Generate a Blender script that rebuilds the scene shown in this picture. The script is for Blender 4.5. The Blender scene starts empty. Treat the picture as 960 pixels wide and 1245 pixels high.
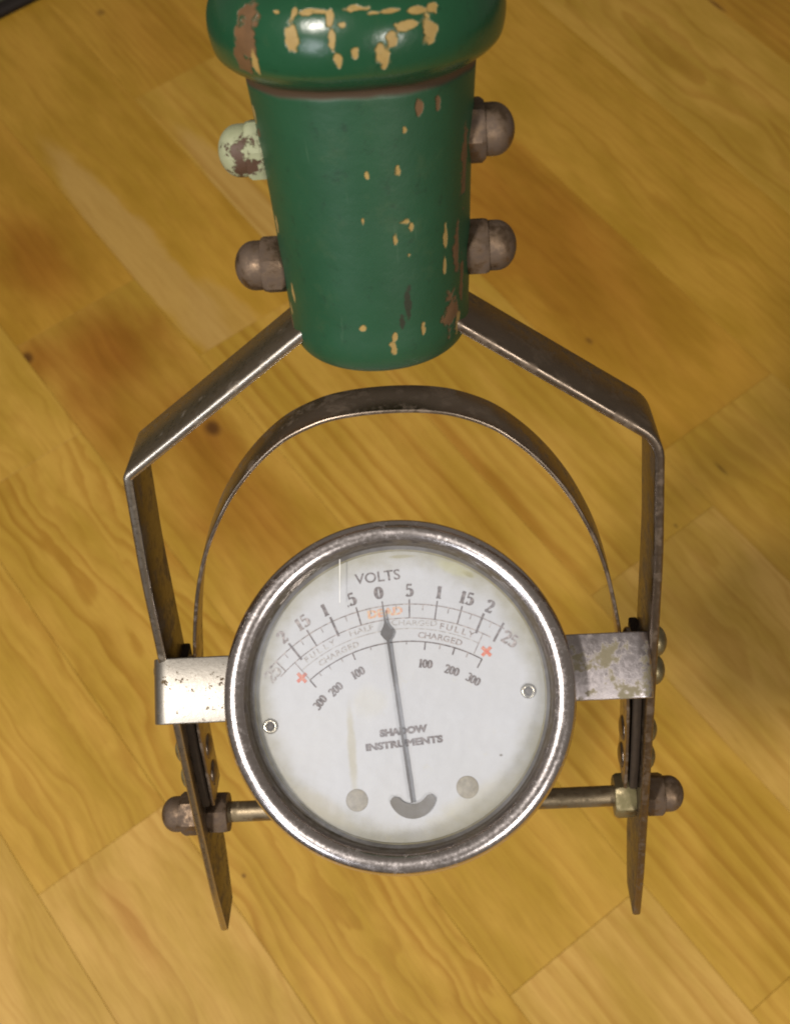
import bpy, bmesh, math, random
import numpy as np
from mathutils import Vector, Matrix, noise

random.seed(7)
S = bpy.context.scene
COL = S.collection
CM = 0.01

# ------------------------------------------------------------------ camera, world, lamps, exposure
# floor frame: x along the floor strips, y across them, z up; floor top at z = 0
H = 0.52
n_ = Vector((-.017, .465, .885)).normalized()
d1 = Vector((.606, -.7, .379)); d1 = (d1 - n_ * n_.dot(d1)).normalized()
d2 = n_.cross(d1)
CW = Matrix((d1, d2, n_)).to_4x4()
CW.translation = Vector((0, 0, H))

cam = bpy.data.cameras.new('camera')
cam.sensor_fit = 'VERTICAL'; cam.sensor_height = 36; cam.sensor_width = 36
cam.lens = 45.0
cam.clip_start = 0.01; cam.clip_end = 50
cam.dof.use_dof = True; cam.dof.focus_distance = 0.232; cam.dof.aperture_fstop = 40
co = bpy.data.objects.new('camera', cam); COL.objects.link(co)
co.matrix_world = CW
S.camera = co

world = bpy.data.worlds.new("World"); S.world = world; world.use_nodes = True
bg = world.node_tree.nodes['Background']
bg.inputs['Color'].default_value = (1.0, .86, .70, 1); bg.inputs['Strength'].default_value = 0.16

def area(name, pos_cam, target_cam, size, power, color, sizey=None):
    l = bpy.data.lights.new(name, 'AREA'); l.energy = power; l.color = color
    l.shape = 'DISK' if sizey is None else 'ELLIPSE'; l.size = size
    if sizey: l.size_y = sizey
    o = bpy.data.objects.new(name, l); COL.objects.link(o)
    p = CW @ Vector(pos_cam); t = CW @ Vector(target_cam)
    o.matrix_world = Matrix.Translation(p) @ (t - p).to_track_quat('-Z', 'Y').to_matrix().to_4x4()
    return o
area('ceiling_lamp', (-.37, .00, .50), (0.03, -.16, -.45), .085, 6.5, (1.0, .93, .84))
area('second_lamp', (.36, -.36, .46), (0.02, -.20, -.38), .15, 3.1, (1.0, .94, .86))
area('lower_left_fill', (-.50, -.52, .42), (0, 0, -.25), .26, 2.0, (.90, .94, 1.0))  # added cool fill for the left strap edge and the lower left floor

S.view_settings.view_transform = 'Standard'; S.view_settings.look = 'None'
S.view_settings.exposure = 0; S.view_settings.gamma = 1; S.view_settings.use_curve_mapping = False
S.cycles.filter_width = 2.0
S.cycles.max_bounces = 8

# ------------------------------------------------------------------ node helpers
class NT:
    def __init__(s, name):
        s.m = bpy.data.materials.new(name); s.m.use_nodes = True
        s.t = s.m.node_tree; s.n = s.t.nodes; s.l = s.t.links
        s.b = s.n['Principled BSDF']; s.out = s.n['Material Output']
    def new(s, typ, **kw):
        x = s.n.new(typ)
        for k, v in kw.items(): setattr(x, k, v)
        return x
    def put(s, sock, v):
        if isinstance(v, bpy.types.NodeSocket): s.l.new(v, sock)
        elif isinstance(v, (tuple, list)) and len(v) == 3 and sock.type == 'RGBA': sock.default_value = (*v, 1)
        else: sock.default_value = v
    def math(s, op, a, b=None, c=None, clamp=False):
        x = s.new('ShaderNodeMath', operation=op, use_clamp=clamp)
        s.put(x.inputs[0], a)
        if b is not None: s.put(x.inputs[1], b)
        if c is not None: s.put(x.inputs[2], c)
        return x.outputs[0]
    def mix(s, f, a, b, blend='MIX'):
        x = s.new('ShaderNodeMix', data_type='RGBA', blend_type=blend, clamp_factor=True)
        s.put(x.inputs[0], f); s.put(x.inputs[6], a); s.put(x.inputs[7], b)
        return x.outputs[2]
    def noise(s, vec, scale, detail=3, rough=.5, dist=0):
        x = s.new('ShaderNodeTexNoise')
        if vec is not None: s.l.new(vec, x.inputs['Vector'])
        x.inputs['Scale'].default_value = scale; x.inputs['Detail'].default_value = detail
        x.inputs['Roughness'].default_value = rough; x.inputs['Distortion'].default_value = dist
        return x.outputs['Fac']
    def ramp(s, f, lo, hi):
        x = s.new('ShaderNodeMapRange', interpolation_type='SMOOTHSTEP')
        s.put(x.inputs[0], f); x.inputs[1].default_value = lo; x.inputs[2].default_value = hi
        return x.outputs[0]
    def obj(s): return s.new('ShaderNodeTexCoord').outputs['Object']
    def comb(s, x, y, z):
        c = s.new('ShaderNodeCombineXYZ')
        for i, v in enumerate((x, y, z)): s.put(c.inputs[i], v)
        return c.outputs[0]
    def sep(s, v):
        c = s.new('ShaderNodeSeparateXYZ'); s.l.new(v, c.inputs[0]); return c.outputs
    def bump(s, h, strength, dist=.0005):
        b = s.new('ShaderNodeBump'); b.inputs['Strength'].default_value = strength; b.inputs['Distance'].default_value = dist
        s.l.new(h, b.inputs['Height']); s.l.new(b.outputs[0], s.b.inputs['Normal'])
    def set(s, **kw):
        names = dict(base='Base Color', rough='Roughness', metal='Metallic', coat='Coat Weight', coatr='Coat Roughness', spec='Specular IOR Level')
        for k, v in kw.items(): s.put(s.b.inputs[names[k]], v)
        return s.m

def plain(name, col, rough=.6, metal=0, var=.25, scale=300):
    t = NT(name); v = t.noise(t.obj(), scale, 4, .6)
    c = t.mix(v, tuple(x * (1 - var) for x in col), tuple(min(1, x * (1 + var)) for x in col))
    return t.set(base=c, rough=rough, metal=metal)

def metal(name, col, rough, dirt, dirtcol, dirt_amt=.5, pit=.15, scale=220, seed=0.0, bscale=900, bstr=.25, lo=.5, hi=.62):
    """worn plated metal: plating with rough tarnish patches of dirtcol"""
    t = NT(name); o = t.obj()
    mp = t.new('ShaderNodeMapping'); t.l.new(o, mp.inputs[0]); mp.inputs['Location'].default_value = (seed, seed * .7, seed * 1.3)
    o = mp.outputs[0]
    a = t.noise(o, scale, 6, .65); b = t.noise(o, scale * 4.5, 4, .6)
    m = t.math('ADD', t.math('MULTIPLY', a, .75), t.math('MULTIPLY', b, .25))
    mask = t.math('MULTIPLY', t.ramp(m, lo, hi), dirt_amt)
    c0 = t.mix(t.noise(o, scale * .4, 3, .5), tuple(x * .78 for x in col), col)
    c = t.mix(mask, c0, dirtcol)
    r = t.math('ADD', t.math('MULTIPLY', mask, .35), t.math('ADD', rough, t.math('MULTIPLY', t.math('SUBTRACT', b, .5), .25)), clamp=True)
    t.bump(t.noise(o, bscale, 5, .7), bstr, .00015)
    return t.set(base=c, rough=r, metal=t.math('SUBTRACT', 1, t.math('MULTIPLY', mask, .75)))

M = {}
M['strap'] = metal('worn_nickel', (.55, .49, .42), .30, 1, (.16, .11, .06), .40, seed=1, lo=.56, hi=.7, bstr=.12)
M['strap_dark'] = metal('tarnished_shaded_steel', (.27, .215, .17), .34, 1, (.08, .05, .025), .55, seed=3, lo=.48, hi=.66, bstr=.14)
M['strap_inner'] = metal('inner_face_steel', (.17, .135, .10), .40, 1, (.06, .035, .018), .6, seed=4, lo=.46, hi=.64, bstr=.2)
M['band'] = metal('spring_steel', (.37, .30, .24), .33, 1, (.09, .055, .03), .45, seed=5, bstr=.1)
M['nut'] = metal('oxidised_brass', (.22, .155, .105), .48, 1, (.075, .052, .04), .75, seed=7, lo=.40, hi=.6, bstr=.4)
M['nut_olive'] = metal('green_tinged_brass', (.30, .25, .15), .45, 1, (.16, .14, .06), .8, seed=9, lo=.42, bstr=.45)
M['rod'] = metal('dull_brass_rod', (.30, .24, .16), .46, 1, (.17, .13, .07), .7, seed=11, lo=.45)
M['bezel'] = metal('chromed_bezel', (.74, .69, .70), .23, 1, (.20, .14, .12), .30, seed=13, scale=300, bscale=1200, bstr=.11, lo=.52, hi=.7)
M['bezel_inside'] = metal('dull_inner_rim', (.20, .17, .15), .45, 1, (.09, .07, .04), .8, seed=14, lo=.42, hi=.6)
M['tab'] = metal('pitted_chrome', (.40, .375, .34), .45, 1, (.10, .06, .02), .9, seed=15, scale=600, lo=.575, hi=.62, bstr=.2)
M['tab_corroded'] = metal('corroded_chrome', (.52, .48, .50), .38, 1, (.17, .145, .07), .85, seed=18.4, scale=170, lo=.49, hi=.56, bstr=.5)
M['spacer'] = plain('dark_fibre', (.028, .017, .009), .85, 0, .5, 500)
M['wood_dark'] = plain('subfloor_wood', (.05, .03, .015), .8)

# flaked pale green paint on a brown nut
t = NT('flaked_green_paint'); o = t.obj()
k = t.ramp(t.noise(o, 300, 6, .65), .445, .50)
t.bump(t.math('ADD', t.math('MULTIPLY', k, 1.0), t.math('MULTIPLY', t.noise(o, 900, 4), .4)), .5, .0004)
M['nut_green'] = t.set(base=t.mix(k, (.07, .035, .02), t.mix(t.noise(o, 600, 3), (.21, .235, .13), (.34, .35, .23))), rough=.6)

# ------------------------------------------------------------------ mesh helpers
def me_obj(name, verts, faces, mat, parent=None, smooth=True, scale=CM):
    me = bpy.data.meshes.new(name)
    me.from_pydata([tuple(c * scale for c in v) for v in verts], [], faces)
    me.validate(); me.update()
    bm = bmesh.new(); bm.from_mesh(me); bmesh.ops.recalc_face_normals(bm, faces=bm.faces); bm.to_mesh(me); bm.free()
    if smooth:
        me.shade_smooth()
    o = bpy.data.objects.new(name, me); COL.objects.link(o)
    me.materials.append(mat)
    if parent: o.parent = parent
    return o

def sharp(o, deg=35):
    o.data.set_sharp_from_angle(angle=math.radians(deg)); return o

def smooth_path(pts, n=8):
    P = [Vector(p) for p in pts]; out = []
    for i in range(len(P) - 1):
        p0 = P[max(i - 1, 0)]; p1 = P[i]; p2 = P[i + 1]; p3 = P[min(i + 2, len(P) - 1)]
        for k in range(n):
            s = k / n
            out.append(.5 * ((2 * p1) + (p2 - p0) * s + (2 * p0 - 5 * p1 + 4 * p2 - p3) * s * s + (3 * p1 - p0 - 3 * p2 + p3) * s ** 3))
    out.append(P[-1]); return out

def round_corner(pts, rad, n=8):
    """polyline with each inner corner replaced by an arc; rad is one number or a list"""
    P = [Vector(p) for p in pts]; out = [P[0]]
    for i in range(1, len(P) - 1):
        r = rad[i - 1] if isinstance(rad, (list, tuple)) else rad
        a = (P[i - 1] - P[i]); b = (P[i + 1] - P[i])
        t = min(r, a.length * .45, b.length * .45)
        p = P[i] + a.normalized() * t; q = P[i] + b.normalized() * t
        for k in range(n + 1):
            s = k / n
            out.append((1 - s) ** 2 * p + 2 * s * (1 - s) * P[i] + s * s * q)
    out.append(P[-1]); return out

def densify(P, step):
    out = [P[0]]
    for a, b in zip(P, P[1:]):
        L = (b - a).length; k = max(1, int(L / step))
        for j in range(1, k + 1): out.append(a.lerp(b, j / k))
    return out

def strap_mesh(path, th, zf, zb, side=1, bev=.04, wob=0.0):
    """flat bar: runs along path (2D x,y), thickness th to one side of it, width from zf to zb (functions of arc length)"""
    P = [Vector((p[0], p[1])) for p in path]; n = len(P); V = []; F = []
    L = [0]
    for a, b in zip(P, P[1:]): L.append(L[-1] + (b - a).length)
    for i in range(n):
        d = (P[min(i + 1, n - 1)] - P[max(i - 1, 0)]).normalized()
        nn = Vector((-d.y, d.x)) * side
        f = zf(L[i], L[-1]) if callable(zf) else zf; b = zb(L[i], L[-1]) if callable(zb) else zb
        w1 = noise.noise(Vector((L[i] * 1.7, 3.1 + th, zf if not callable(zf) else 0))) * wob
        f += w1; b += w1 * .6
        e = bev; h = .4 * e
        sec = [(0, f - e), (h * .7, f - h * .7), (e, f), (th - e, f), (th - h * .7, f - h * .7), (th, f - e),
               (th, b + e), (th - h * .7, b + h * .7), (th - e, b), (e, b), (h * .7, b + h * .7), (0, b + e)]
        for (u, z) in sec:
            q = P[i] + nn * u
            V.append((q.x, q.y, z))
    k = 12
    for i in range(n - 1):
        for j in range(k):
            F.append((i * k + j, i * k + (j + 1) % k, (i + 1) * k + (j + 1) % k, (i + 1) * k + j))
    F.append(tuple(range(k))); F.append(tuple((n - 1) * k + j for j in range(k)))
    return V, F

def lathe(prof, seg, axis='Y', cx=0, cz=0, closed=False, caps=True):
    V = []; F = []; n = len(prof)
    for i in range(seg):
        a = 2 * math.pi * i / seg; c, s = math.cos(a), math.sin(a)
        for r, y in prof:
            if axis == 'Y': V.append((cx + r * s, y, cz + r * c))
            elif axis == 'Z': V.append((r * c, r * s, y))
            else: V.append((y, r * c, r * s))
    for i in range(seg):
        j = (i + 1) % seg
        for k in range(n if closed else n - 1):
            k2 = (k + 1) % n
            F.append((i * n + k, i * n + k2, j * n + k2, j * n + k))
    if not closed and caps:
        if prof[0][0] > 1e-6: F.append(tuple(i * n for i in range(seg)))
        if prof[-1][0] > 1e-6: F.append(tuple(i * n + n - 1 for i in range(seg)))
    return V, F

def merge_pts(o, d=1e-6):
    bm = bmesh.new(); bm.from_mesh(o.data); bmesh.ops.remove_doubles(bm, verts=bm.verts, dist=d)
    bmesh.ops.recalc_face_normals(bm, faces=bm.faces); bm.to_mesh(bm_me := o.data); bm.free(); bm_me.shade_smooth(); return o

# ------------------------------------------------------------------ floor of wooden strips
def wood(name, tone, seed, ring=(0.0, 1.2, .02), feats=(), grain=.5, pale=0.0, freq=3.2, warp=.7):
    """tone: base colour; ring: (centre across cm, depth of pith cm, slope); feats: (kind, x cm, y cm, rx, ry, strength) in floor cm"""
    t = NT(name)
    g = t.new('ShaderNodeNewGeometry').outputs['Position']
    x, y, z = t.sep(g)
    X = t.math('MULTIPLY', x, 100); Y = t.math('MULTIPLY', y, 100)     # cm
    v1 = t.comb(t.math('MULTIPLY', X, .11), t.math('MULTIPLY', Y, .28), seed)
    w1 = t.math('SUBTRACT', t.noise(v1, 1.0, 2, .5), .5)
    v2 = t.comb(t.math('MULTIPLY', X, .35), t.math('MULTIPLY', Y, .9), seed + 5)
    w2 = t.math('SUBTRACT', t.noise(v2, 1.0, 3, .5), .5)
    c, dep, slope = ring
    q = t.math('ADD', t.math('SUBTRACT', Y, c), t.math('ADD', t.math('MULTIPLY', w1, 4.5 * warp), t.math('MULTIPLY', w2, .9 * warp)))
    h = t.math('ADD', t.math('ADD', t.math('MULTIPLY', X, slope), dep), t.math('MULTIPLY', w1, 3.0))
    r = t.math('SQRT', t.math('ADD', t.math('MULTIPLY', q, q), t.math('MULTIPLY', h, h)))
    rr = t.math('ADD', t.math('MULTIPLY', r, freq), t.math('MULTIPLY', w2, .8))
    fr = t.math('FRACT', rr)
    line = t.math('MULTIPLY', t.ramp(fr, .15, .80), t.math('SUBTRACT', 1, t.ramp(fr, .86, 1.0)))
    # rings of uneven strength
    rid = t.noise(t.comb(t.math('MULTIPLY', rr, .6), t.math('MULTIPLY', X, .02), seed), 1.0, 2, .6)
    line = t.math('MULTIPLY', line, t.ramp(rid, .28, .68))
    fib = t.noise(t.comb(t.math('MULTIPLY', X, .5), t.math('MULTIPLY', t.math('ADD', Y, t.math('MULTIPLY', w1, 1.4)), 11), seed), 1.0, 4, .6)
    fib2 = t.noise(t.comb(t.math('MULTIPLY', X, 1.3), t.math('MULTIPLY', t.math('ADD', Y, t.math('MULTIPLY', w1, 1.4)), 30), seed + 2), 1.0, 3, .6)
    blot = t.noise(t.comb(t.math('MULTIPLY', X, .16), t.math('MULTIPLY', Y, .45), seed + 9), 1.0, 4, .55)
    tone = Vector(tone)
    lo = tone * .84; lo.z *= .80
    hi = tone * 1.08; hi.z *= 1.2
    col = t.mix(t.ramp(blot, .3, .7), tuple(lo), tuple(hi))
    if pale: col = t.mix(pale, col, (.60, .42, .22))
    for (kind, fx, fy, rx, ry, st) in feats:
        dx = t.math('DIVIDE', t.math('SUBTRACT', X, fx), rx); dy = t.math('DIVIDE', t.math('ADD', t.math('SUBTRACT', Y, fy), t.math('MULTIPLY', w2, ry * 1.2)), ry)
        d = t.math('SQRT', t.math('ADD', t.math('MULTIPLY', dx, dx), t.math('MULTIPLY', dy, dy)))
        edge = dict(pale=(1.15, .75), dark=(1.4, .2), knot=(1.25, .3), joint=(1, .4))[kind]
        mk = t.math('MULTIPLY', t.math('SUBTRACT', 1, t.ramp(d, edge[1], edge[0])), st)
        target = dict(pale=(.60, .38, .115), dark=None, knot=(.10, .040, .010), joint=(.1, .05, .02))[kind]
        if kind == 'dark': col = t.mix(mk, col, t.mix(1.0, col, (.70, .52, .34), 'MULTIPLY'))
        else: col = t.mix(mk, col, target)
    col = t.mix(t.math('MULTIPLY', line, grain), col, t.mix(1.0, col, (.74, .62, .44), 'MULTIPLY'))
    col = t.mix(t.math('MULTIPLY', t.ramp(fib, .35, .75), .5), col, t.mix(1.0, col, (.80, .72, .60), 'MULTIPLY'))
    col = t.mix(t.math('MULTIPLY', t.ramp(fib2, .56, .72), .38), col, t.mix(1.0, col, (.62, .50, .40), 'MULTIPLY'))
    t.bump(t.math('ADD', t.math('MULTIPLY', fib, .6), t.math('MULTIPLY', line, -.5)), .12, .0002)
    rgh = t.math('ADD', .36, t.math('MULTIPLY', fib, .18))
    return t.set(base=col, rough=rgh, spec=.4)

floor = me_obj('floor', [(-150, -90, -1.4), (80, -90, -1.4), (80, 130, -1.4), (-150, 130, -1.4),
                         (-150, -90, -1.9), (80, -90, -1.9), (80, 130, -1.9), (-150, 130, -1.9)],
               [(0, 1, 2, 3), (4, 5, 6, 7), (0, 1, 5, 4), (1, 2, 6, 5), (2, 3, 7, 6), (3, 0, 4, 7)], M['wood_dark'], smooth=False)
floor['kind'] = 'structure'
HC = H * 100
rows = [-.76, -.63, -.50, -.37, -.24, -.112, .004, .128, .26, .388, .53, .67, .82, .968, 1.11, 1.25, 1.39, 1.53, 1.67]
joint = {-.112: -.332, .004: -.67, .128: -.79, .26: -.675, .388: -.995, .53: -.33, .67: -.20, .82: -1.02, .968: -.55, -.24: -.10}
G = (.55, .315, .036); GD = (.50, .270, .028); GL = (.58, .35, .052); GP = (.62, .385, .084); OR = (.53, .290, .032)
tone = {(.26, -1): G, (.26, 0): GL, (.128, -1): OR, (.128, 0): GL, (.128, 1): GP, (.004, -1): GL, (.004, 0): GL, (.004, 1): GP, (-.112, -1): GL, (-.112, 0): GP,
        (.388, -1): G, (.388, 0): GL, (.388, 1): GP, (.53, -1): OR, (.53, 0): GL, (.53, -2): G, (.67, -1): G, (.67, 0): GL,
        (.82, -1): GL, (.82, 0): GL, (.968, -1): GD, (.968, 0): GL, (-.24, -1): GP, (-.24, 0): GP}
feats = {}
def F_(key, *f): feats.setdefault(key, []).append(f)
LEN = .733
# marks measured on the floor (cm along, cm across)
F_((.26, -1), 'pale', -42.5, 14.6, 9.5, 1.25, .75); F_((.26, -1), 'pale', -35.8, 15.6, 3.5, 1.6, .5)
F_((.388, 0), 'pale', -42.0, 20.9, 6.5, .9, .7); F_((.388, -1), 'dark', -55, 24, 5, 3, .3)
F_((.128, -1), 'dark', -45.5, 10.2, 3.6, 2.4, .8); F_((.128, 0), 'dark', -38.2, 10.2, 2.9, 3.2, .9); F_((.128, 0), 'dark', -34.5, 7.8, 3.0, 1.6, .55)
F_((.128, 0), 'dark', -27.5, 10.5, 6.0, 2.9, .75); F_((.128, 0), 'dark', -36, 10, 6, 4, .45); F_((.128, 0), 'knot', -31.2, 11.7, .55, .40, .85); F_((.128, 0), 'dark', -31.5, 11.4, 2.6, 1.2, .5)
F_((.128, 0), 'knot', -40.2, 6.75, .42, .34, .8); F_((.128, 0), 'dark', -40.0, 7.0, 1.6, 1.2, .8); F_((.128, 0), 'knot', -30.9, 6.75, .30, .14, .6)
F_((.53, -1), 'dark', -31.0, 31.5, 10, 4.5, .65); F_((.53, -1), 'knot', -24.0, 29.2, .28, .18, .5)
F_((.968, -1), 'knot', -37.2, 50.45, .9, .13, .8); F_((.388, -1), 'knot', -58.8, 22.2, .32, .26, .5)
F_((.388, 0), 'dark', -20.5, 20.4, 8, .45, .7); F_((.26, 0), 'dark', -22, 18.6, 12, .5, .35)
F_((.004, 0), 'knot', -12.9, 1.1, .12, .09, .7); F_((.26, 0), 'knot', -9.5, 15.2, .1, .08, .5); F_((-.112, 0), 'dark', -14, -3.5, 2.5, .5, .5)
F_((.53, 0), 'knot', -14.8, 29.2, .5, .09, .6); F_((.388, 0), 'knot', -13.9, 25.5, .14, .08, .6)
bev = .014
WARP = {(.26, 0): .25, (.388, 0): .25, (.53, 0): .3, (.004, 0): .8, (.128, 1): .3, (.53, -1): .25, (.67, -1): .25}
RING = {(.004, 0): ((2.4, .5, .03), 1.6, 1.0), (.26, 0): ((26, 3, 0), 1.5, .75), (.388, 0): ((34, 3, 0), 1.5, .6), (.53, 0): ((20, 4, 0), 1.3, .5), (.82, -1): ((47, .8, .03), 1.5, .6), (.82, 0): ((46, .8, .04), 1.5, .6),
        (.128, 0): ((18, 2, .02), 1.3, .35), (.128, -1): ((18, 2, .02), 1.3, .3), (.26, -1): ((25, 4, 0), 1.2, .3), (-.112, 0): ((-9, 2, .02), 1.5, .5), (.128, 1): ((20, 2, 0), 1.6, .6)}
for ri in range(len(rows) - 1):
    v0, v1 = rows[ri], rows[ri + 1]
    j0 = joint.get(v0, -1 + .733 * random.random())
    # segment index k: 0 is the piece that starts at the known joint
    for k in range(-4, 5):
        a = j0 + k * LEN; b = a + LEN
        if b < -2.7 or a > 1.3: continue
        tn = tone.get((v0, k))
        if tn is None: tn = random.choice([G, GL, OR, G, GP])
        far = (b < -1.6 or a > .5 or v1 < -.4 or v0 > 1.2)
        sd = ri * 3.17 + k * 1.91 + 20
        cy = (v0 + v1) / 2 * HC
        rg = (cy + random.uniform(-4.5, 4.5), random.uniform(.3, 2.5), random.uniform(-.05, .05))
        fr = random.uniform(1.6, 2.6); gr = random.uniform(.35, .7)
        rg, fr, gr = RING.get((v0, k), (rg, fr, gr)); wp = WARP.get((v0, k), .7)
        mat = wood('floor_wood', tn, sd, rg, feats.get((v0, k), ()), gr, 0.0, fr, wp) if not far else \
            M.setdefault('far%d' % ((ri + k) % 4), None) or M.__setitem__('far%d' % ((ri + k) % 4), wood('floor_wood', tn, sd, rg)) or M['far%d' % ((ri + k) % 4)]
        x0, x1, y0, y1 = a * HC + .006, b * HC - .006, v0 * HC + .006, v1 * HC - .006
        e = bev
        V = [(x0 + e, y0 + e, 0), (x1 - e, y0 + e, 0), (x1 - e, y1 - e, 0), (x0 + e, y1 - e, 0),
             (x0, y0, -e), (x1, y0, -e), (x1, y1, -e), (x0, y1, -e), (x0, y0, -1.4), (x1, y0, -1.4), (x1, y1, -1.4), (x0, y1, -1.4)]
        Fc = [(0, 1, 2, 3)]
        for i in range(4):
            j = (i + 1) % 4
            Fc += [(i, j, 4 + j, 4 + i), (4 + i, 4 + j, 8 + j, 8 + i)]
        s_ = me_obj('floor_strip', V, Fc, mat, floor, smooth=False)

# rug edge in the far corner
t = NT('rug_pile'); o = t.obj()
nz = t.noise(o, 500, 4, .7)
t.bump(nz, .6, .002)
M['rug'] = t.set(base=t.mix(nz, (.035, .038, .020), (.11, .11, .06)), rough=.95)
M['rug_shadow'] = plain('rug_edge_shadow', (.012, .007, .005), .8)
bm = bmesh.new()
xe = -1.19 * HC
def box_vf(x0, x1, y0, y1, z0, z1, e):
    V = []; 
    for z, i in ((z0, 0), (z1 - e, 0), (z1, e)):
        V += [(x0 + i, y0 + i, z), (x1 - i, y0 + i, z), (x1 - i, y1 - i, z), (x0 + i, y1 - i, z)]
    Fc = [(0, 1, 2, 3), (8, 9, 10, 11)]
    for l in (0, 4):
        for i in range(4):
            j = (i + 1) % 4; Fc.append((l + i, l + j, l + 4 + j, l + 4 + i))
    return V, Fc
rug = bpy.data.objects.new('rug', None); COL.objects.link(rug); rug.location = (xe * CM - .3, .2, 0)
rug['label'] = 'grey green rug whose edge, its shadow laid as a dark strip, cuts the top left corner of the floor'; rug['category'] = 'rug'
V, Fc = box_vf(-34, 29.2, -60, 60, .02, .75, .25); me_obj('pile', V, Fc, M['rug'], rug)
V, Fc = box_vf(29.1, 29.95, -60, 60, .02, .55, .2); me_obj('edge_shadow_strip', V, Fc, M['rug_shadow'], rug)  # near-black strip standing in for the shadow along the rug's edge

# ------------------------------------------------------------------ the tester: local frame x across, y up the shaft, z to the front (cm)
R = Matrix(((0.9977380, -0.0668567, -0.0070035), (0.0517123, 0.8299189, -0.5554821), (0.0429500, 0.5538635, 0.8314990)))
T = Vector((-.000795, .008013, -.21121))
TM = R.to_4x4(); TM.translation = T
tester = bpy.data.objects.new('battery_tester', None); COL.objects.link(tester)
tester.matrix_world = CW @ TM
tester['label'] = 'old battery tester with green wooden handle, pronged metal fork and round chromed volts gauge'
tester['category'] = 'battery tester'
W = 1.45; HZ = -W / 2

# --- fork prongs (two bent flat bars)
def zf(l, L): d = L - l; return 0 if d > 1.3 else -.10 * ((1.3 - d) / 1.3) ** 1.3
def zb(l, L):
    d = L - l
    return -W if d > 1.5 else -W + .42 * ((1.5 - d) / 1.5) ** 1.2
TH = .17
def prong(pts, rad, side, mat):
    p = densify(round_corner(pts, rad, 10), .18)
    V, Fc = strap_mesh(p, TH, zf, zb, side, .05, .012)
    o = me_obj('prong', V, Fc, mat, tester); sharp(o, 50)
    o.data.materials.append(M['strap_inner'])       # the inner faces take a darker, rougher metal
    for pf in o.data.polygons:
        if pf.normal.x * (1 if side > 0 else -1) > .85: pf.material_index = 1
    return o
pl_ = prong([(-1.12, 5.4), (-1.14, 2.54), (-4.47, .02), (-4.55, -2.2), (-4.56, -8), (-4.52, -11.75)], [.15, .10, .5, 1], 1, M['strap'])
pr_ = prong([(1.10, 5.4), (1.12, 2.58), (4.50, .16), (4.59, -2.2), (4.60, -8), (4.58, -11.75)], [.15, .40, .5, 1], -1, M['strap_dark'])  # right prong darker in colour: shade of the unlit side put into its metal

# --- spring band: thin hoop between the prongs
half = [(0, .84), (.7, .79), (1.25, .65), (1.85, .34), (2.45, -.22), (2.98, -.95), (3.40, -1.80), (3.68, -2.65), (3.90, -3.7), (4.05, -4.8), (4.17, -5.7), (4.20, -7.0), (4.20, -8.1)]
pts = [(-x, y) for x, y in half[::-1]] + half[1:]
V, Fc = strap_mesh(smooth_path([Vector(p) for p in pts], 10), .07, -.30, -1.16, -1, .02, .02)
sharp(me_obj('spring_band', V, Fc, M['band'], tester), 50)

# --- dark fibre spacers between band and prong
for s in (-1, 1):
    P = densify([Vector((s * 4.42, -4.72 if s < 0 else -4.60)), Vector((s * 4.42, -8.15))], .3)
    V, Fc = strap_mesh(P, .17, -.30, -W + .06, -1 if s > 0 else 1, .05, .08)
    sharp(me_obj('insulating_spacer', V, Fc, M['spacer'], tester), 50)

# --- rivets
def dome(r, h, n=6):
    return [(r, -.06)] + [(r * math.cos(a), h * math.sin(a)) for a in [math.pi / 2 * i / n for i in range(n)]] + [(0, h)]
def xform(V, M4): return [tuple(M4 @ Vector(v)) for v in V]
def along_x(x, y, z, s):   # local +X of a lathe('X') turned to sign s, placed
    return Matrix.Translation((x, y, z)) @ (Matrix.Identity(4) if s > 0 else Matrix.Rotation(math.pi, 4, 'Z'))
riv = None
def put(name, V, Fc, M4, mat, parent=tester, ang=40):
    o = me_obj(name, V, Fc, mat, parent); o.matrix_local = Matrix.Translation(M4.translation * CM) @ M4.to_3x3().to_4x4()
    merge_pts(o); sharp(o, ang); return o
proto = {}
def inst(key, name, V, Fc, M4, mat, parent=tester, ang=40):
    k = (key, mat.name)
    if k not in proto:
        proto[k] = put(name, V, Fc, M4, mat, parent, ang); return proto[k]
    o = proto[k].copy(); COL.objects.link(o); o.parent = parent
    o.matrix_local = Matrix.Translation(M4.translation * CM) @ M4.to_3x3().to_4x4(); return o
for s in (-1, 1):
    for y, xo in ((-4.62 if s > 0 else -4.80, 4.66), (-5.32, 4.66), (-6.85, 4.58), (-7.58, 4.58)):
        V, Fc = lathe(dome(.30, .21), 24, 'X'); inst('rivet', 'rivet', V, Fc, along_x(s * xo, y, HZ + .05, s), M['nut_olive'])
        V, Fc = lathe(dome(.26, .08), 24, 'X'); inst('riveti', 'rivet', V, Fc, along_x(s * 4.13, y, HZ, -s), M['strap_dark'])

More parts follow.
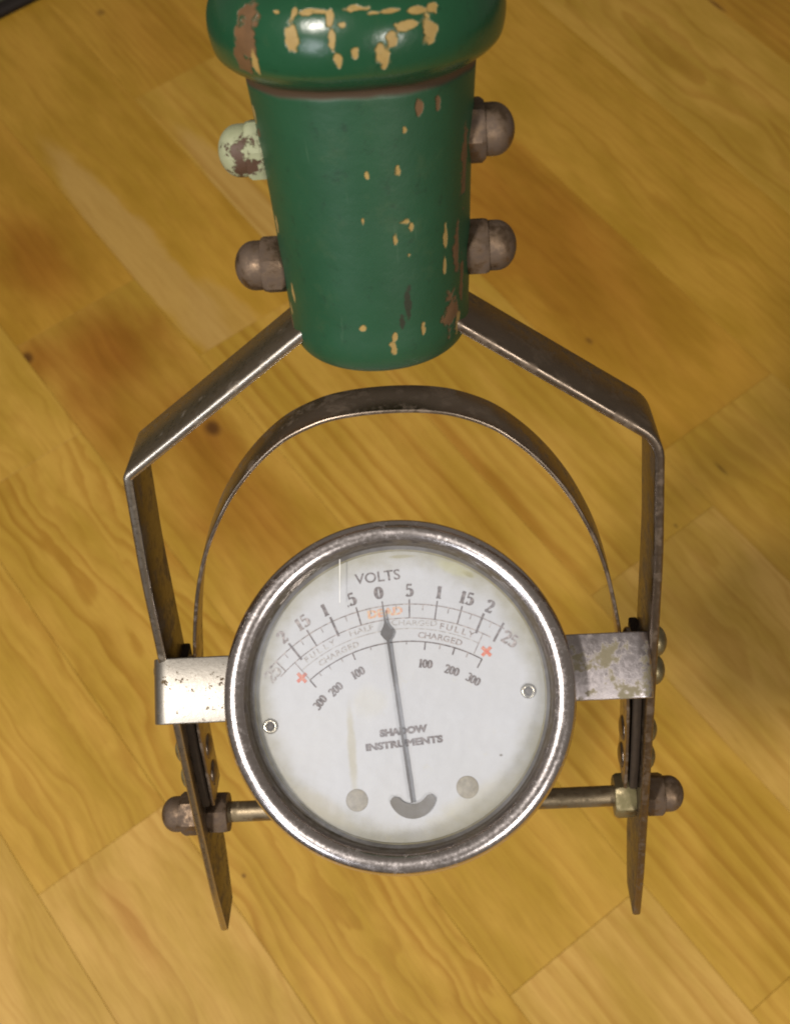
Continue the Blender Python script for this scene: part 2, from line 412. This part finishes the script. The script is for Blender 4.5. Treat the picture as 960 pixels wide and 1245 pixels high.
# --- nuts
def hexnut(r, h, bore=.0, ch=.06):
    V = []; Fc = []; N = 36
    # rounded hexagon: 36 points, hex radius function; chamfered ends are circles
    def hr(a): a = (a + math.pi / 6) % (math.pi / 3) - math.pi / 6; return r * math.cos(math.pi / 6) / math.cos(a)
    rings = [(0, 1), (ch, 0), (h - ch, 0), (h, 1)]
    rc = r * .90
    for x, circ in rings:
        for i in range(N):
            a = 2 * math.pi * i / N; q = min(hr(a), rc) * (.97 if circ else 1) if circ else min(hr(a), r * .985)
            V.append((x, q * math.cos(a), q * math.sin(a)))
    for k in range(3):
        for i in range(N):
            j = (i + 1) % N; Fc.append((k * N + i, k * N + j, (k + 1) * N + j, (k + 1) * N + i))
    Fc.append(tuple(range(N))); Fc.append(tuple(3 * N + i for i in range(N)))
    return V, Fc
def acorn(r, h, rd, L):
    V, Fc = hexnut(r, h)
    n0 = len(V); prof = [(rd, h - .02), (rd, h + (L - h) * .30)] + [(rd * math.cos(a), h + (L - h) * .30 + (L - h) * .70 * math.sin(a)) for a in [math.pi / 2 * i / 8 for i in range(1, 8)]] + [(0.001, L)]
    V2, F2 = lathe(prof, 36, 'X')
    return V + V2, Fc + [tuple(i + n0 for i in f) for f in F2]
def nut_at(x, y, z, s, mat, r=.48, h=.36, rd=.385, L=.80, rot=.2, label=None):
    V, Fc = acorn(r, h, rd, L)
    M4 = along_x(x, y, z, s) @ Matrix.Rotation(rot, 4, 'X')
    o = inst('acorn%.2f' % (r * 100 + L), 'cap_nut', V, Fc, M4, mat, ang=25)
    if label: o['label'] = label
    return o
nut_at(-1.40, 5.12, HZ, -1, M['nut_green'], label='cap nut with flaking pale green paint')
nut_at(-1.40, 3.30, HZ, -1, M['nut'], rot=.5)
nut_at(1.38, 5.20, HZ, 1, M['nut'], rot=.1)
nut_at(1.38, 3.40, HZ, 1, M['nut'], rot=.7)
# cross rod
yr = -8.75
V, Fc = lathe([(.21, -5.0), (.215, -4), (.205, 0), (.215, 4), (.21, 5.0)], 28, 'X')
V = xform(V, Matrix.Translation((0, yr, HZ)))
sharp(me_obj('cross_rod', V, Fc, M['rod'], tester), 40)
V, Fc = hexnut(.47, .42)
inst('hex', 'hex_nut', V, Fc, along_x(-4.40, yr, HZ, 1) @ Matrix.Rotation(.25, 4, 'X'), M['nut'], ang=25)
inst('hex', 'hex_nut', V, Fc, along_x(4.42, yr, HZ, -1) @ Matrix.Rotation(.1, 4, 'X'), M['nut_olive'], ang=25)
nut_at(-4.57, yr, HZ, -1, M['nut'], r=.46, h=.40, rd=.37, L=.82)
nut_at(4.61, yr, HZ, 1, M['nut'], r=.46, h=.40, rd=.37, L=.82, rot=.5)

# --- handle: turned wood, green paint worn to tan and brown patches
prof = [(0.001, 1.84), (.55, 1.845), (.95, 1.88), (1.18, 1.95), (1.33, 2.10), (1.40, 2.34), (1.42, 2.75), (1.45, 3.2), (1.475, 3.8), (1.51, 4.5), (1.56, 5.2), (1.60, 5.7), (1.625, 6.0),
        (1.64, 6.15), (1.65, 6.26), (1.68, 6.33), (1.76, 6.39), (1.90, 6.48), (2.02, 6.62), (2.08, 6.88), (2.07, 7.14), (1.99, 7.36), (1.86, 7.52), (1.68, 7.64), (1.56, 7.8), (1.5, 8.1), (1.50, 9), (1.62, 10.2), (1.66, 11.4), (1.5, 12.3), (1.0, 12.8), (.001, 12.95)]
pp = [Vector(p) for p in prof]; dense = []
sp = smooth_path(pp, 14)
SEG = 420
V, Fc = lathe([(max(p.x, .001), p.y) for p in sp], SEG, 'Y', 0, HZ)
handle = me_obj('handle', V, Fc, None or M['strap'], tester)
chips = [('t', -20.5, 7.1, 3.0, 0.16), ('t', -7.0, 7.34, 1.8, 0.11), ('t', -6.3, 7.08, 1.5, 0.18), ('t', -5.3, 6.86, 2.1, 0.1), ('t', -12.8, 7.41, 4.7, 0.04), ('t', 2.1, 7.42, 5.4, 0.04), ('t', 13.8, 7.36, 6.6, 0.03), ('t', 1.1, 6.89, 1.5, 0.11), ('t', 10.9, 6.85, 2.4, 0.15), ('t', 14.5, 7.04, 1.8, 0.1), ('t', 19.8, 7.19, 4.2, 0.05), ('t', 28.5, 7.04, 3.3, 0.2), ('t', 32.1, 7.33, 2.3, 0.07), ('t', -28.0, 7.4, 1.7, 0.03), ('t', -20.5, 7.41, 1.3, 0.07), ('t', 24.6, 7.33, 4.7, 0.04), ('t', -2.7, 7.26, 1.8, 0.04), ('r', -40.6, 7.33, 5.1, 0.16), ('r', -41.7, 7.03, 5.1, 0.22), ('r', -45.2, 6.72, 5.0, 0.17), ('t', -38.8, 6.73, 1.6, 0.15), ('r', 30.3, 6.0, 2.0, 0.11), ('r', 41.2, 6.0, 2.0, 0.11), ('t', 21.9, 5.73, 1.0, 0.05), ('t', 17.8, 5.19, 2.0, 0.11), ('t', 1.7, 5.17, 1.2, 0.06), ('t', -2.5, 4.48, 1.3, 0.08), ('t', 21.0, 4.4, 3.2, 0.06), ('t', 23.7, 4.31, 1.7, 0.1), ('t', 14.5, 4.18, 1.9, 0.11), ('t', 21.5, 3.88, 1.7, 0.05), ('t', -8.2, 2.8, 2.4, 0.05), ('t', 11.0, 2.61, 2.2, 0.09), ('t', 9.0, 2.43, 2.6, 0.10), ('t', 29.0, 2.64, 2.2, 0.10), ('d', 19.6, 3.12, 2.2, 0.24), ('d', 15.4, 2.81, 2.2, 0.18), ('t', 46.8, 3.96, 1.6, 0.25), ('t', 46.0, 3.56, 1.5, 0.18), ('r', 51.8, 2.72, 8.0, 0.33), ('r', 57.8, 3.73, 3.0, 0.37), ('r', 66, 4.93, 4.0, 0.5), ('r', 64, 3.16, 2.5, 0.4), ('t', 59.3, 2.43, 3.0, 0.2)]
rnd = random.Random(5)
for i in range(26):   # wear on the sides the photograph does not show
    chips.append((rnd.choice('ttr'), rnd.uniform(85, 300), rnd.uniform(2.3, 7.4), rnd.uniform(1.5, 4), rnd.uniform(.05, .2)))
va = np.array(V); th = np.degrees(np.arctan2(va[:, 0], va[:, 2] - HZ)); yy = va[:, 1]
nz1 = np.array([noise.noise(Vector((a * .9, b * 5, c * 5))) for a, b, c in zip(va[:, 0] * 5, va[:, 1], va[:, 2])])
nz2 = np.array([noise.noise(Vector((a * 14, b * 14, c * 14))) for a, b, c in va])
mk = {k: np.zeros(len(va)) for k in 'trd'}
for k, a, y, ra, ry in chips:
    da = (th - a + 180) % 360 - 180
    d = np.sqrt((da / (ra * .85)) ** 2 + ((yy - y) / (ry * .9)) ** 2) + nz1 * .75 + nz2 * .5
    mk[k] = np.maximum(mk[k], np.clip(1.5 - d * .75, 0, 1))
ca = handle.data.color_attributes.new('wear', 'FLOAT_COLOR', 'POINT')
buf = np.stack([mk['t'], mk['r'], mk['d'], np.ones(len(va))], 1).astype(np.float32).ravel(); ca.data.foreach_set('color', buf)
t = NT('chipped_green_paint'); o = t.obj()
at = t.new('ShaderNodeVertexColor', layer_name='wear')
sc_ = t.new('ShaderNodeSeparateColor'); t.l.new(at.outputs[0], sc_.inputs[0])
nf = t.math('MULTIPLY', t.math('SUBTRACT', t.noise(o, 900, 4, .6), .5), .9)
mt = t.ramp(t.math('ADD', sc_.outputs[0], nf), .62, .92); mr = t.ramp(t.math('ADD', sc_.outputs[1], nf), .5, .85); md = t.ramp(t.math('ADD', sc_.outputs[2], nf), .55, .9)
X_, Y_, Z_ = t.sep(o)
Yc = t.math('MULTIPLY', Y_, 100)
gr = t.math('SUBTRACT', 1, t.ramp(t.math('ABSOLUTE', t.math('SUBTRACT', t.math('ADD', Yc, t.math('MULTIPLY', t.math('SUBTRACT', t.noise(o, 120, 3), .5), .12)), 6.28)), .03, .11))
green = t.mix(t.noise(o, 60, 4, .6), (.007, .044, .019), (.013, .072, .031))
green = t.mix(t.math('MULTIPLY', t.ramp(t.noise(o, 200, 5, .7), .52, .75), .45), green, (.03, .070, .03))
green = t.mix(t.math('MULTIPLY', t.ramp(t.noise(o, 420, 6, .75), .56, .70), .5), green, (.006, .026, .013))
xs, ys, zs = t.sep(o)
scr = t.noise(t.comb(t.math('MULTIPLY', xs, 500), t.math('MULTIPLY', ys, 60), t.math('MULTIPLY', zs, 500)), 1.0, 3, .6)
green = t.mix(t.math('MULTIPLY', t.ramp(scr, .66, .74), .3), green, (.06, .12, .07))
tan = t.mix(t.noise(o, 500, 4), (.22, .14, .040), (.35, .24, .075))
brn = t.mix(t.noise(o, 350, 4), (.08, .035, .014), (.20, .09, .035))
c = t.mix(t.math('MULTIPLY', gr, .85), green, (.050, .020, .010))
c = t.mix(t.math('MULTIPLY', mr, .85), c, brn); c = t.mix(mt, c, tan); c = t.mix(t.math('MULTIPLY', md, .8), c, (.02, .014, .008))
anyw = t.math('MAXIMUM', t.math('MAXIMUM', mt, mr), gr)
t.bump(t.math('ADD', t.math('MULTIPLY', anyw, -1.0), t.math('MULTIPLY', t.noise(o, 260, 5, .6), .7)), .5, .0003)
rg = t.math('ADD', t.math('ADD', t.math('SUBTRACT', .42, t.math('MULTIPLY', t.ramp(Yc, 6.1, 6.5), .22)), t.math('MULTIPLY', anyw, .3)), t.math('MULTIPLY', t.noise(o, 150, 3), .12))
M['paint'] = t.set(base=c, rough=rg, spec=.5)
handle.data.materials[0] = M['paint']

# ------------------------------------------------------------------ gauge (own frame: z out of the dial)
PHI = math.radians(42.7)
GO = Vector((-.127, -4.163, 1.001))
GM = Matrix.Translation(GO) @ Matrix.Rotation(-PHI, 4, 'X')
def gloc(M4): return Matrix.Translation(M4.translation * CM) @ M4.to_3x3().to_4x4()
RB = 3.13
casep = [(0.001, -1.45), (2.3, -1.45), (2.72, -1.40), (2.86, -1.25), (2.88, -.9), (2.90, -.42)]
V, Fc = lathe(casep, 128, 'Z', caps=False)
gauge = me_obj('gauge', V, Fc, M['strap_dark'], tester); gauge.matrix_local = gloc(GM); sharp(gauge, 40)
# bezel: rolled chrome ring
bz = [(2.92, -.60), (3.00, -.58), (3.04, -.40), (RB, -.22)]
for i in range(0, 13):
    a = math.radians(-10 + 200 * i / 12)
    bz.append((2.915 + .215 * math.cos(a), -.12 + .20 * math.sin(a)))
bz += [(2.70, -.20), (2.64, -.34), (2.62, -.455), (2.90, -.52)]
V, Fc = lathe(bz, 192, 'Z', closed=True)
bezel = me_obj('bezel', V, Fc, M['bezel'], gauge); sharp(bezel, 45)
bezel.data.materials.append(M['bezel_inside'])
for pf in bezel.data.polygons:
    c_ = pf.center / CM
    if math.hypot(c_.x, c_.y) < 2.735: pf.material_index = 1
# dial
DZ = -.47
t = NT('enamel_dial'); o = t.obj()
x, y, z = t.sep(o); r = t.math('MULTIPLY', t.math('SQRT', t.math('ADD', t.math('MULTIPLY', x, x), t.math('MULTIPLY', y, y))), 100)
nn = t.noise(o, 110, 5, .6)
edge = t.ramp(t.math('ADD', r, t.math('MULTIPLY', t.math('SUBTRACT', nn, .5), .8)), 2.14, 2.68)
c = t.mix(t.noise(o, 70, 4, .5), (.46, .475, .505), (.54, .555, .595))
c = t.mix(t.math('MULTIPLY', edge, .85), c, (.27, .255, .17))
c = t.mix(t.math('MULTIPLY', t.ramp(t.noise(o, 260, 6, .7), .60, .72), .18), c, (.50, .46, .28))
def spot(cx, cy, rx, ry, col, st, rot=0, soft=.45):
    global c
    ca_, sa_ = math.cos(rot), math.sin(rot)
    px = t.math('SUBTRACT', x, cx * CM); py = t.math('SUBTRACT', y, cy * CM)
    u = t.math('DIVIDE', t.math('ADD', t.math('MULTIPLY', px, ca_), t.math('MULTIPLY', py, sa_)), rx * CM)
    v = t.math('DIVIDE', t.math('SUBTRACT', t.math('MULTIPLY', py, ca_), t.math('MULTIPLY', px, sa_)), ry * CM)
    d = t.math('ADD', t.math('SQRT', t.math('ADD', t.math('MULTIPLY', u, u), t.math('MULTIPLY', v, v))), t.math('MULTIPLY', t.math('SUBTRACT', t.noise(o, 420, 4, .6), .5), .9))
    c = t.mix(t.math('MULTIPLY', t.math('SUBTRACT', 1, t.ramp(d, 1 - soft, 1 + soft)), st), c, col)
DSPOTS = [(-.90, -1.0, .07, .75, (.38, .34, .20), .55, .03), (-.55, -.10, .28, .28, (.52, .51, .44), .4, 0), (1.33, 2.12, .10, .045, (.16, .13, .03), .8, -.5), (1.10, 2.22, .35, .10, (.45, .45, .25), .5, -.4),
          (.15, 2.50, .22, .03, (.25, .23, .10), .7, .0), (1.75, -1.15, .03, .02, (.1, .08, .05), .8, 0), (1.2, -2.0, .9, .25, (.42, .39, .27), .4, .5), (-1.5, -1.9, .6, .18, (.42, .38, .26), .4, -.6)]
for a in DSPOTS: spot(*a)
t.bump(nn, .05, .0002)
M['dial'] = t.set(base=c, rough=.45, spec=.4)
V, Fc = lathe([(.001, DZ), (2.2, DZ), (2.74, DZ), (2.74, DZ - .06), (.001, DZ - .06)], 128, 'Z')
dial = me_obj('dial', V, Fc, M['dial'], tester, smooth=False); dial.matrix_local = gloc(GM)
M['seal'] = plain('yellowed_seal', (.22, .19, .09), .6, 0, .5, 180)
V, Fc = lathe([(2.60, DZ + .002), (2.64, DZ + .002), (2.64, DZ + .05), (2.62, DZ + .05), (2.605, DZ + .03)], 128, 'Z', closed=True)
me_obj('sealing_ring', V, Fc, M['seal'], gauge)

# --- print on the dial.  marks are measured from the photograph and laid on the dial plane
GW = TM @ (Matrix.Diagonal((CM, CM, CM, 1)) @ GM)      # gauge cm -> camera metres
GWi = GW.inverted()
def D(u, v, z=DZ):
    """dial-plane position (cm) of a measured mark"""
    o_ = GWi @ Vector((0, 0, 0)); q_ = GWi @ Vector(((u - 480) / 1556, (622.5 - v) / 1556, -1)); d_ = q_ - o_
    s_ = (z - o_.z) / d_.z; p = o_ + d_ * s_; return Vector((p.x, p.y))
PX = (D(501, 850) - D(499, 850)).length / 2
PV = D(499, 966)
def roll_of(u0, v0, u1, v1): a = D(u1, v1) - D(u0, v0); return math.atan2(a.y, a.x)
TILT = math.atan2(*(D(470, 770) - PV))   # lean of the needle
TILT = -TILT                            # CCW positive
def PT(rad, deg):                       # polar about the pivot; deg clockwise from the dial's own up
    a = math.radians(deg) - TILT
    return PV + Vector((math.sin(a), math.cos(a))) * rad
def ink(name, col, rough=.7):
    t = NT(name); o = t.obj(); return t.set(base=t.mix(t.ramp(t.noise(o, 1500, 3, .6), .35, .75), col, tuple(min(.6, c * 2.2 + .08) for c in col)), rough=rough)
M['ink'] = ink('faded_black_ink', (.09, .075, .075)); M['ink_grey'] = ink('faded_grey_ink', (.19, .165, .16)); M['ink_red'] = ink('red_ink', (.60, .10, .05)); M['ink_pink'] = ink('faded_red_ink', (.62, .26, .16))
M['ink_pale'] = ink('rubbed_grey_ink', (.27, .24, .23))
ZP = DZ + .006
def ribbon(pts, w, name, mat, z=ZP, closed=False):
    V = []; Fc = []; n = len(pts)
    for i, p in enumerate(pts):
        a = pts[max(i - 1, 0)]; b = pts[min(i + 1, n - 1)]; d = (b - a).normalized(); nn = Vector((-d.y, d.x)) * w / 2
        V += [(p.x + nn.x, p.y + nn.y, z), (p.x - nn.x, p.y - nn.y, z)]
        if i: Fc.append((2 * i - 2, 2 * i - 1, 2 * i + 1, 2 * i))
    o = me_obj(name, V, Fc, mat, dial, smooth=False); return o
K = PX
R1, R2, R25, R3 = 229 * K, 212 * K, 199 * K, 183.5 * K
arc = lambda rad, a0, a1, n=48: [PT(rad, a0 + (a1 - a0) * i / n) for i in range(n + 1)]
ribbon(arc(R1, -40, 38.5), .022, 'scale_line', M['ink_grey'])
ribbon(arc(R2, -40, 36), .020, 'scale_line', M['ink_grey'])
ribbon(arc(R25, -33, 33), .014, 'scale_line', M['ink_pale'])
ribbon(arc(R3, -33.5, 36.8), .024, 'scale_line', M['ink'])
def tick(a, r0, r1, w, mat): ribbon([PT(r0, a), PT(r1, a)], w, 'tick_mark', mat, z=ZP + .001)
for a, big in ((0, 1), (8.2, 1), (16.6, 1), (24.2, 1), (31, 2), (37.5, 2), (-8, 1), (-16.3, 2), (-24.3, 1), (-31, 2), (-37.5, 0)):
    tick(a, R2 - (0 if big < 2 else 3 * K), R1 + (6 * K if big else 0), .026 if big < 2 else .042, M['ink'] if big else M['ink_grey'])
for a in (4.1, 12.4, 20.4, 27.6, 34.2, -4, -12, -20.3, -27.6, -34): tick(a, R1 - 7 * K, R1, .016, M['ink_grey'])
for a, l in ((14.2, 10), (25.6, 9), (36.8, 12), (-14.2, 9), (-24.5, 6), (-33.5, 12), (20, 6), (7, 4), (31, 6), (-7, 4), (-19, 5), (-29, 5)):
    tick(a, R3 - l * K, R3, .026 if l > 6 else .016, M['ink'] if l > 6 else M['ink_grey'])
tick(33.2, R3 + 2 * K, R2, .018, M['ink_grey']); tick(-33.4, R3, R2, .018, M['ink_grey'])

def text(s, pos, ang, h, mat, name='lettering', wide=1.0, bold=.0, z=ZP):
    cu = bpy.data.curves.new(name, 'FONT'); cu.body = s; cu.size = h * CM * 1.38; cu.align_x = 'CENTER'; cu.align_y = 'CENTER'
    cu.offset = bold * CM; cu.extrude = 0; cu.resolution_u = 3
    o = bpy.data.objects.new(name, cu); COL.objects.link(o)
    dg = bpy.context.evaluated_depsgraph_get(); dg.update()
    me = bpy.data.meshes.new_from_object(o.evaluated_get(dg)); COL.objects.unlink(o); bpy.data.objects.remove(o)
    o = bpy.data.objects.new(name, me); COL.objects.link(o); me.materials.clear(); me.materials.append(mat)
    me.transform(Matrix.Diagonal((wide, 1, 1, 1)))
    o.parent = dial; o.matrix_local = Matrix.Translation((pos.x * CM, pos.y * CM, z * CM)) @ Matrix.Rotation(ang, 4, 'Z'); return o
def radial(s, deg, rad, h, mat, **k):
    return text(s, PT(rad, deg), TILT - math.radians(deg), h, mat, **k)
NR = 246 * K; NH = 15.5 * K
def glyph(ch):
    """strokes of an old style numeral in a box 1 high: lists of (x, y, width)"""
    el = lambda cx, cy, rx, ry, a0, a1, wa, wb, n=16: [(cx + rx * math.cos(math.radians(a0 + (a1 - a0) * i / n)), cy + ry * math.sin(math.radians(a0 + (a1 - a0) * i / n)),
          wb + (wa - wb) * abs(math.cos(math.radians(a0 + (a1 - a0) * i / n)))) for i in range(n + 1)]
    if ch == '0': return [el(.28, .5, .20, .44, 0, 360, .17, .06, 28)], .56
    if ch == '1': return [[(.22, .03, .15), (.22, .98, .15)], [(.05, .03, .06), (.40, .03, .06)], [(.06, .80, .05), (.20, .92, .09)]], .44
    if ch == '2': return [el(.27, .70, .19, .25, 165, -35, .15, .07, 14) + [(.22, .22, .08), (.07, .07, .07)], [(.06, .06, .12), (.50, .06, .12)], [(.50, .05, .06), (.52, .22, .05)], [(.10, .76, .15), (.12, .72, .12)]], .56
    if ch == '5': return [[(.13, .94, .10), (.46, .94, .10)], [(.13, .96, .06), (.11, .52, .06)], [(.11, .54, .05)] + el(.25, .33, .22, .29, 110, -140, .16, .06, 16), [(.08, .15, .14), (.12, .13, .12)]], .56
    if ch == '3': return [el(.24, .73, .18, .22, 150, -90, .14, .06, 14), el(.24, .28, .22, .24, 90, -150, .16, .06, 14)], .52
    if ch == '.': return [[(.04, .05, .10), (.12, .05, .10)]], .17
    return [], .2
def numeral(s_, pos, ang, h, mat, wide=1.12):
    V = []; Fc = []; gs = [glyph(c_) for c_ in s_]; tot = sum(g[1] for g in gs); x0 = -tot / 2
    for strokes, adv in gs:
        for q, st_ in enumerate(strokes):
            n_s = len(st_)
            for i, (x, y, w) in enumerate(st_):
                a = st_[max(i - 1, 0)]; b = st_[min(i + 1, n_s - 1)]; d = Vector((b[0] - a[0], b[1] - a[1]))
                d = d.normalized() if d.length > 0 else Vector((1, 0)); w = w * 1.7 / 2
                for sg in (1, -1): V.append(((x0 + x - d.y * w * sg) * h * wide, (y - .5 + d.x * w * sg) * h, .0006 * q))
                if i: k_ = len(V); Fc.append((k_ - 4, k_ - 3, k_ - 1, k_ - 2))
        x0 += adv
    o = me_obj('numeral', V, Fc, mat, dial, smooth=False)
    o.matrix_local = Matrix.Translation((pos.x * CM, pos.y * CM, ZP * CM)) @ Matrix.Rotation(ang, 4, 'Z'); return o
def rnum(s_, deg, rad, h, mat, **k): return numeral(s_, PT(rad, deg), TILT - math.radians(deg), h, mat, **k)
for s, a in (('0', -.6), ('5', 8.2), ('1', 16.8), ('15', 24.9), ('2', 31.8), ('.5', -8.9), ('1', -16.9), ('15', -24.2), ('2', -31.3)):
    rnum(s, a, NR, NH, M['ink'] if a > -24 else M['ink_grey'])
rnum('25', 41.6, 222 * K, NH, M['ink_grey']); rnum('25', -41.0, 222 * K, NH, M['ink_pale'])
text('VOLTS', D(459, 702), TILT - .03, 13 * K, M['ink'], wide=1.05, bold=.004)
radial('DEAD', .4, 220.5 * K, 9.5 * K, M['ink_pink'], wide=1.25, bold=.010)
SH = 7.0 * K
def arctext(s, mid, rad, h, mat, step):
    n = len(s)
    for i, ch in enumerate(s):
        if ch != ' ': radial(ch, mid + (i - (n - 1) / 2) * step, rad, h, mat, wide=1.15, bold=.003)
radial('HALF', -8.5, 205.5 * K, SH, M['ink_pale'], wide=1.4)
radial('CHARGED', 9.8, 205.5 * K, SH, M['ink_pale'], wide=1.25)
arctext('FULLY', 24.5, 205 * K, SH * 1.05, M['ink_grey'], 2.6)
arctext('CHARGED', 19.5, 191 * K, SH * 1.05, M['ink_grey'], 2.35)
arctext('FULLY', -24.5, 205 * K, SH, M['ink_pale'], 2.6)
arctext('CHARGED', -19.0, 191 * K, SH, M['ink_pale'], 2.35)
for u, v in ((591, 792), (367, 824)):
    p = D(u, v); a = math.radians(42)
    for q in (a, a + math.pi / 2):
        d = Vector((math.cos(q), math.sin(q))) * 7.5 * K; ribbon([p - d, p, p + d], .062, 'red_cross', M['ink_red'], z=ZP + (.001 if q == a else .002))
for s, u, v in (('100', 517, 807), ('200', 549, 815), ('300', 575, 826), ('100', 435, 818), ('200', 408, 838), ('300', 389, 854)):
    p = D(u, v); dd = p - PV; a = math.atan2(dd.x, dd.y)
    numeral(s, p, -a + (.12 if u < 450 else 0), 10.5 * K, M['ink'], wide=1.0)
text('SHADOW', D(490, 889), TILT - .03, 8.0 * K, M['ink'], wide=1.15, bold=.012)
text('INSTRUMENTS', D(491, 904), TILT - .03, 8.0 * K, M['ink'], wide=1.30, bold=.010)

# crescent plate and faded dots on the dial
M['grey_plate'] = plain('grey_plate', (.11, .10, .085), .5, 0, .2)
c0 = D(501, 962); R_c = 23.5 * K
pts = [c0 + Vector((math.sin(a), -math.cos(a))) * R_c for a in [math.radians(-78 + 156 * i / 24) + TILT * .3 for i in range(25)]]
V = []; Fc = []; n = len(pts)
for i, p in enumerate(pts):
    s_ = i / (n - 1); w = (5.5 + 3.2 * math.sin(math.pi * s_)) * K
    if s_ < .08: w *= math.sqrt(max(0, 1 - ((.08 - s_) / .08) ** 2)) * .9 + .1
    if s_ > .92: w *= math.sqrt(max(0, 1 - ((s_ - .92) / .08) ** 2)) * .9 + .1
    nn = (p - c0).normalized() * w
    for z in (DZ + .004, DZ + .05):
        V += [(p.x + nn.x, p.y + nn.y, z), (p.x - nn.x, p.y - nn.y, z)]
    if i:
        b = 4 * i; a = b - 4
        Fc += [(a + 2, a + 3, b + 3, b + 2), (a, a + 1, b + 1, b), (a, a + 2, b + 2, b), (a + 1, a + 3, b + 3, b + 1)]
me_obj('crescent_plate', V, Fc, M['grey_plate'], dial, smooth=False)
M['dot'] = plain('faded_dot', (.27, .245, .19), .6, 0, .6, 900)
for u, v in ((434, 973), (568, 957)):
    p = D(u, v); V, Fc = lathe([(.001, .012), (.17, .012), (.195, .004), (.20, 0)], 28, 'Z')
    V = xform(V, Matrix.Translation((p.x, p.y, DZ)))
    me_obj('faded_stud', V, Fc, M['dot'], dial)
# eyelet screws
M['eyelet'] = metal('eyelet_nickel', (.62, .58, .48), .25, 1, (.2, .14, .06), .4, seed=21); M['hole'] = plain('screw_recess', (.06, .045, .03), .6)
for u, v in ((329, 883), (642, 840)):
    p = D(u, v)
    V, Fc = lathe([(.065, 0), (.07, .035), (.10, .055), (.13, .035), (.14, 0)], 28, 'Z', closed=True)
    me_obj('eyelet', xform(V, Matrix.Translation((p.x, p.y, DZ))), Fc, M['eyelet'], dial)
    V, Fc = lathe([(.001, .012), (.066, .012), (.07, 0)], 20, 'Z')
    me_obj('screw_head', xform(V, Matrix.Translation((p.x, p.y, DZ))), Fc, M['hole'], dial)
# needle: thin blade with spade
M['needle'] = plain('needle_black', (.055, .05, .05), .45, 0, .2)
a0 = D(501, 976, DZ + .1); a1 = D(466, 742, DZ + .1); dirn = (a1 - a0).normalized(); nn = Vector((-dirn.y, dirn.x)); Ln = (a1 - a0).length
st = [(0, .022), (.5, .026), (Ln * .55, .022), (Ln * .84, .026), (Ln * .855, .075), (Ln * .875, .115), (Ln * .892, .105), (Ln * .915, .05), (Ln * .935, .022), (Ln, .012)]
V = []; Fc = []
for i, (l, w) in enumerate(st):
    p = a0 + dirn * l
    for z in (DZ + .085, DZ + .105): V += [(p.x + nn.x * w, p.y + nn.y * w, z), (p.x - nn.x * w, p.y - nn.y * w, z)]
    if i:
        b = 4 * i; a = b - 4
        Fc += [(a + 2, a + 3, b + 3, b + 2), (a, a + 1, b + 1, b), (a, a + 2, b + 2, b), (a + 1, a + 3, b + 3, b + 1)]
me_obj('needle', V, Fc, M['needle'], dial, smooth=False)

# glass
t = NT('gauge_glass'); t.n.remove(t.b)
tr = t.new('ShaderNodeBsdfTransparent'); gl = t.new('ShaderNodeBsdfGlossy'); gl.inputs['Roughness'].default_value = .06
df = t.new('ShaderNodeBsdfDiffuse'); df.inputs['Color'].default_value = (.70, .74, .84, 1)  # bluish diffuse film: dirt, plus the pane's blue reflection put into its colour
fn = t.new('ShaderNodeFresnel'); fn.inputs['IOR'].default_value = 1.5
m1 = t.new('ShaderNodeMixShader'); t.l.new(fn.outputs[0], m1.inputs[0]); t.l.new(tr.outputs[0], m1.inputs[1]); t.l.new(gl.outputs[0], m1.inputs[2])
o = t.obj(); dirt = t.math('MULTIPLY', t.ramp(t.noise(o, 60, 6, .7), .30, .8), .22)
m2 = t.new('ShaderNodeMixShader'); t.l.new(t.math('ADD', dirt, .05), m2.inputs[0]); t.l.new(m1.outputs[0], m2.inputs[1]); t.l.new(df.outputs[0], m2.inputs[2])
t.l.new(m2.outputs[0], t.out.inputs[0]); M['glass'] = t.m
V, Fc = lathe([(.001, -.25), (1.5, -.25), (2.675, -.25)], 96, 'Z', caps=False)
me_obj('glass', V, Fc, M['glass'], gauge)
# thin pale line lying on the glass
p0, p1 = D(413, 680, -.23), D(413, 733, -.23)
M['white_line'] = plain('line_white', (.8, .8, .78), .5)
V = [(p0.x - .008, p0.y, -.228), (p0.x + .008, p0.y, -.228), (p1.x + .004, p1.y, -.228), (p1.x - .004, p1.y, -.228)]
me_obj('white_line', V, [(0, 1, 2, 3)], M['white_line'], gauge, smooth=False)

# --- mounting tabs: strips from the case that wrap back round the prongs
def tab(s, x_out, yc, mat, label=None, zt=-.84, ze=-2.3):
    p = [Vector((s * 2.7, zt)), Vector((s * x_out, zt)), Vector((s * x_out, ze))]
    pth = densify(round_corner(p, .26 if s < 0 else .20, 10), .2)
    # path in (x,z); width along y
    V, Fc = strap_mesh(pth, .085, .60, -.60, 1 if s > 0 else -1, .025, .01)
    V = [(a, c_ + yc, b) for a, b, c_ in V]
    o = me_obj('mounting_tab', V, Fc, mat, gauge); sharp(o, 50)
    if label: o['label'] = label
tab(-1, 4.475, .25, M['tab'], 'pitted chrome tab, grey and bright at its bend', -.70)
tab(1, 4.50, .34, M['tab_corroded'], 'chrome tab with green brown corrosion', -.72, -1.25)
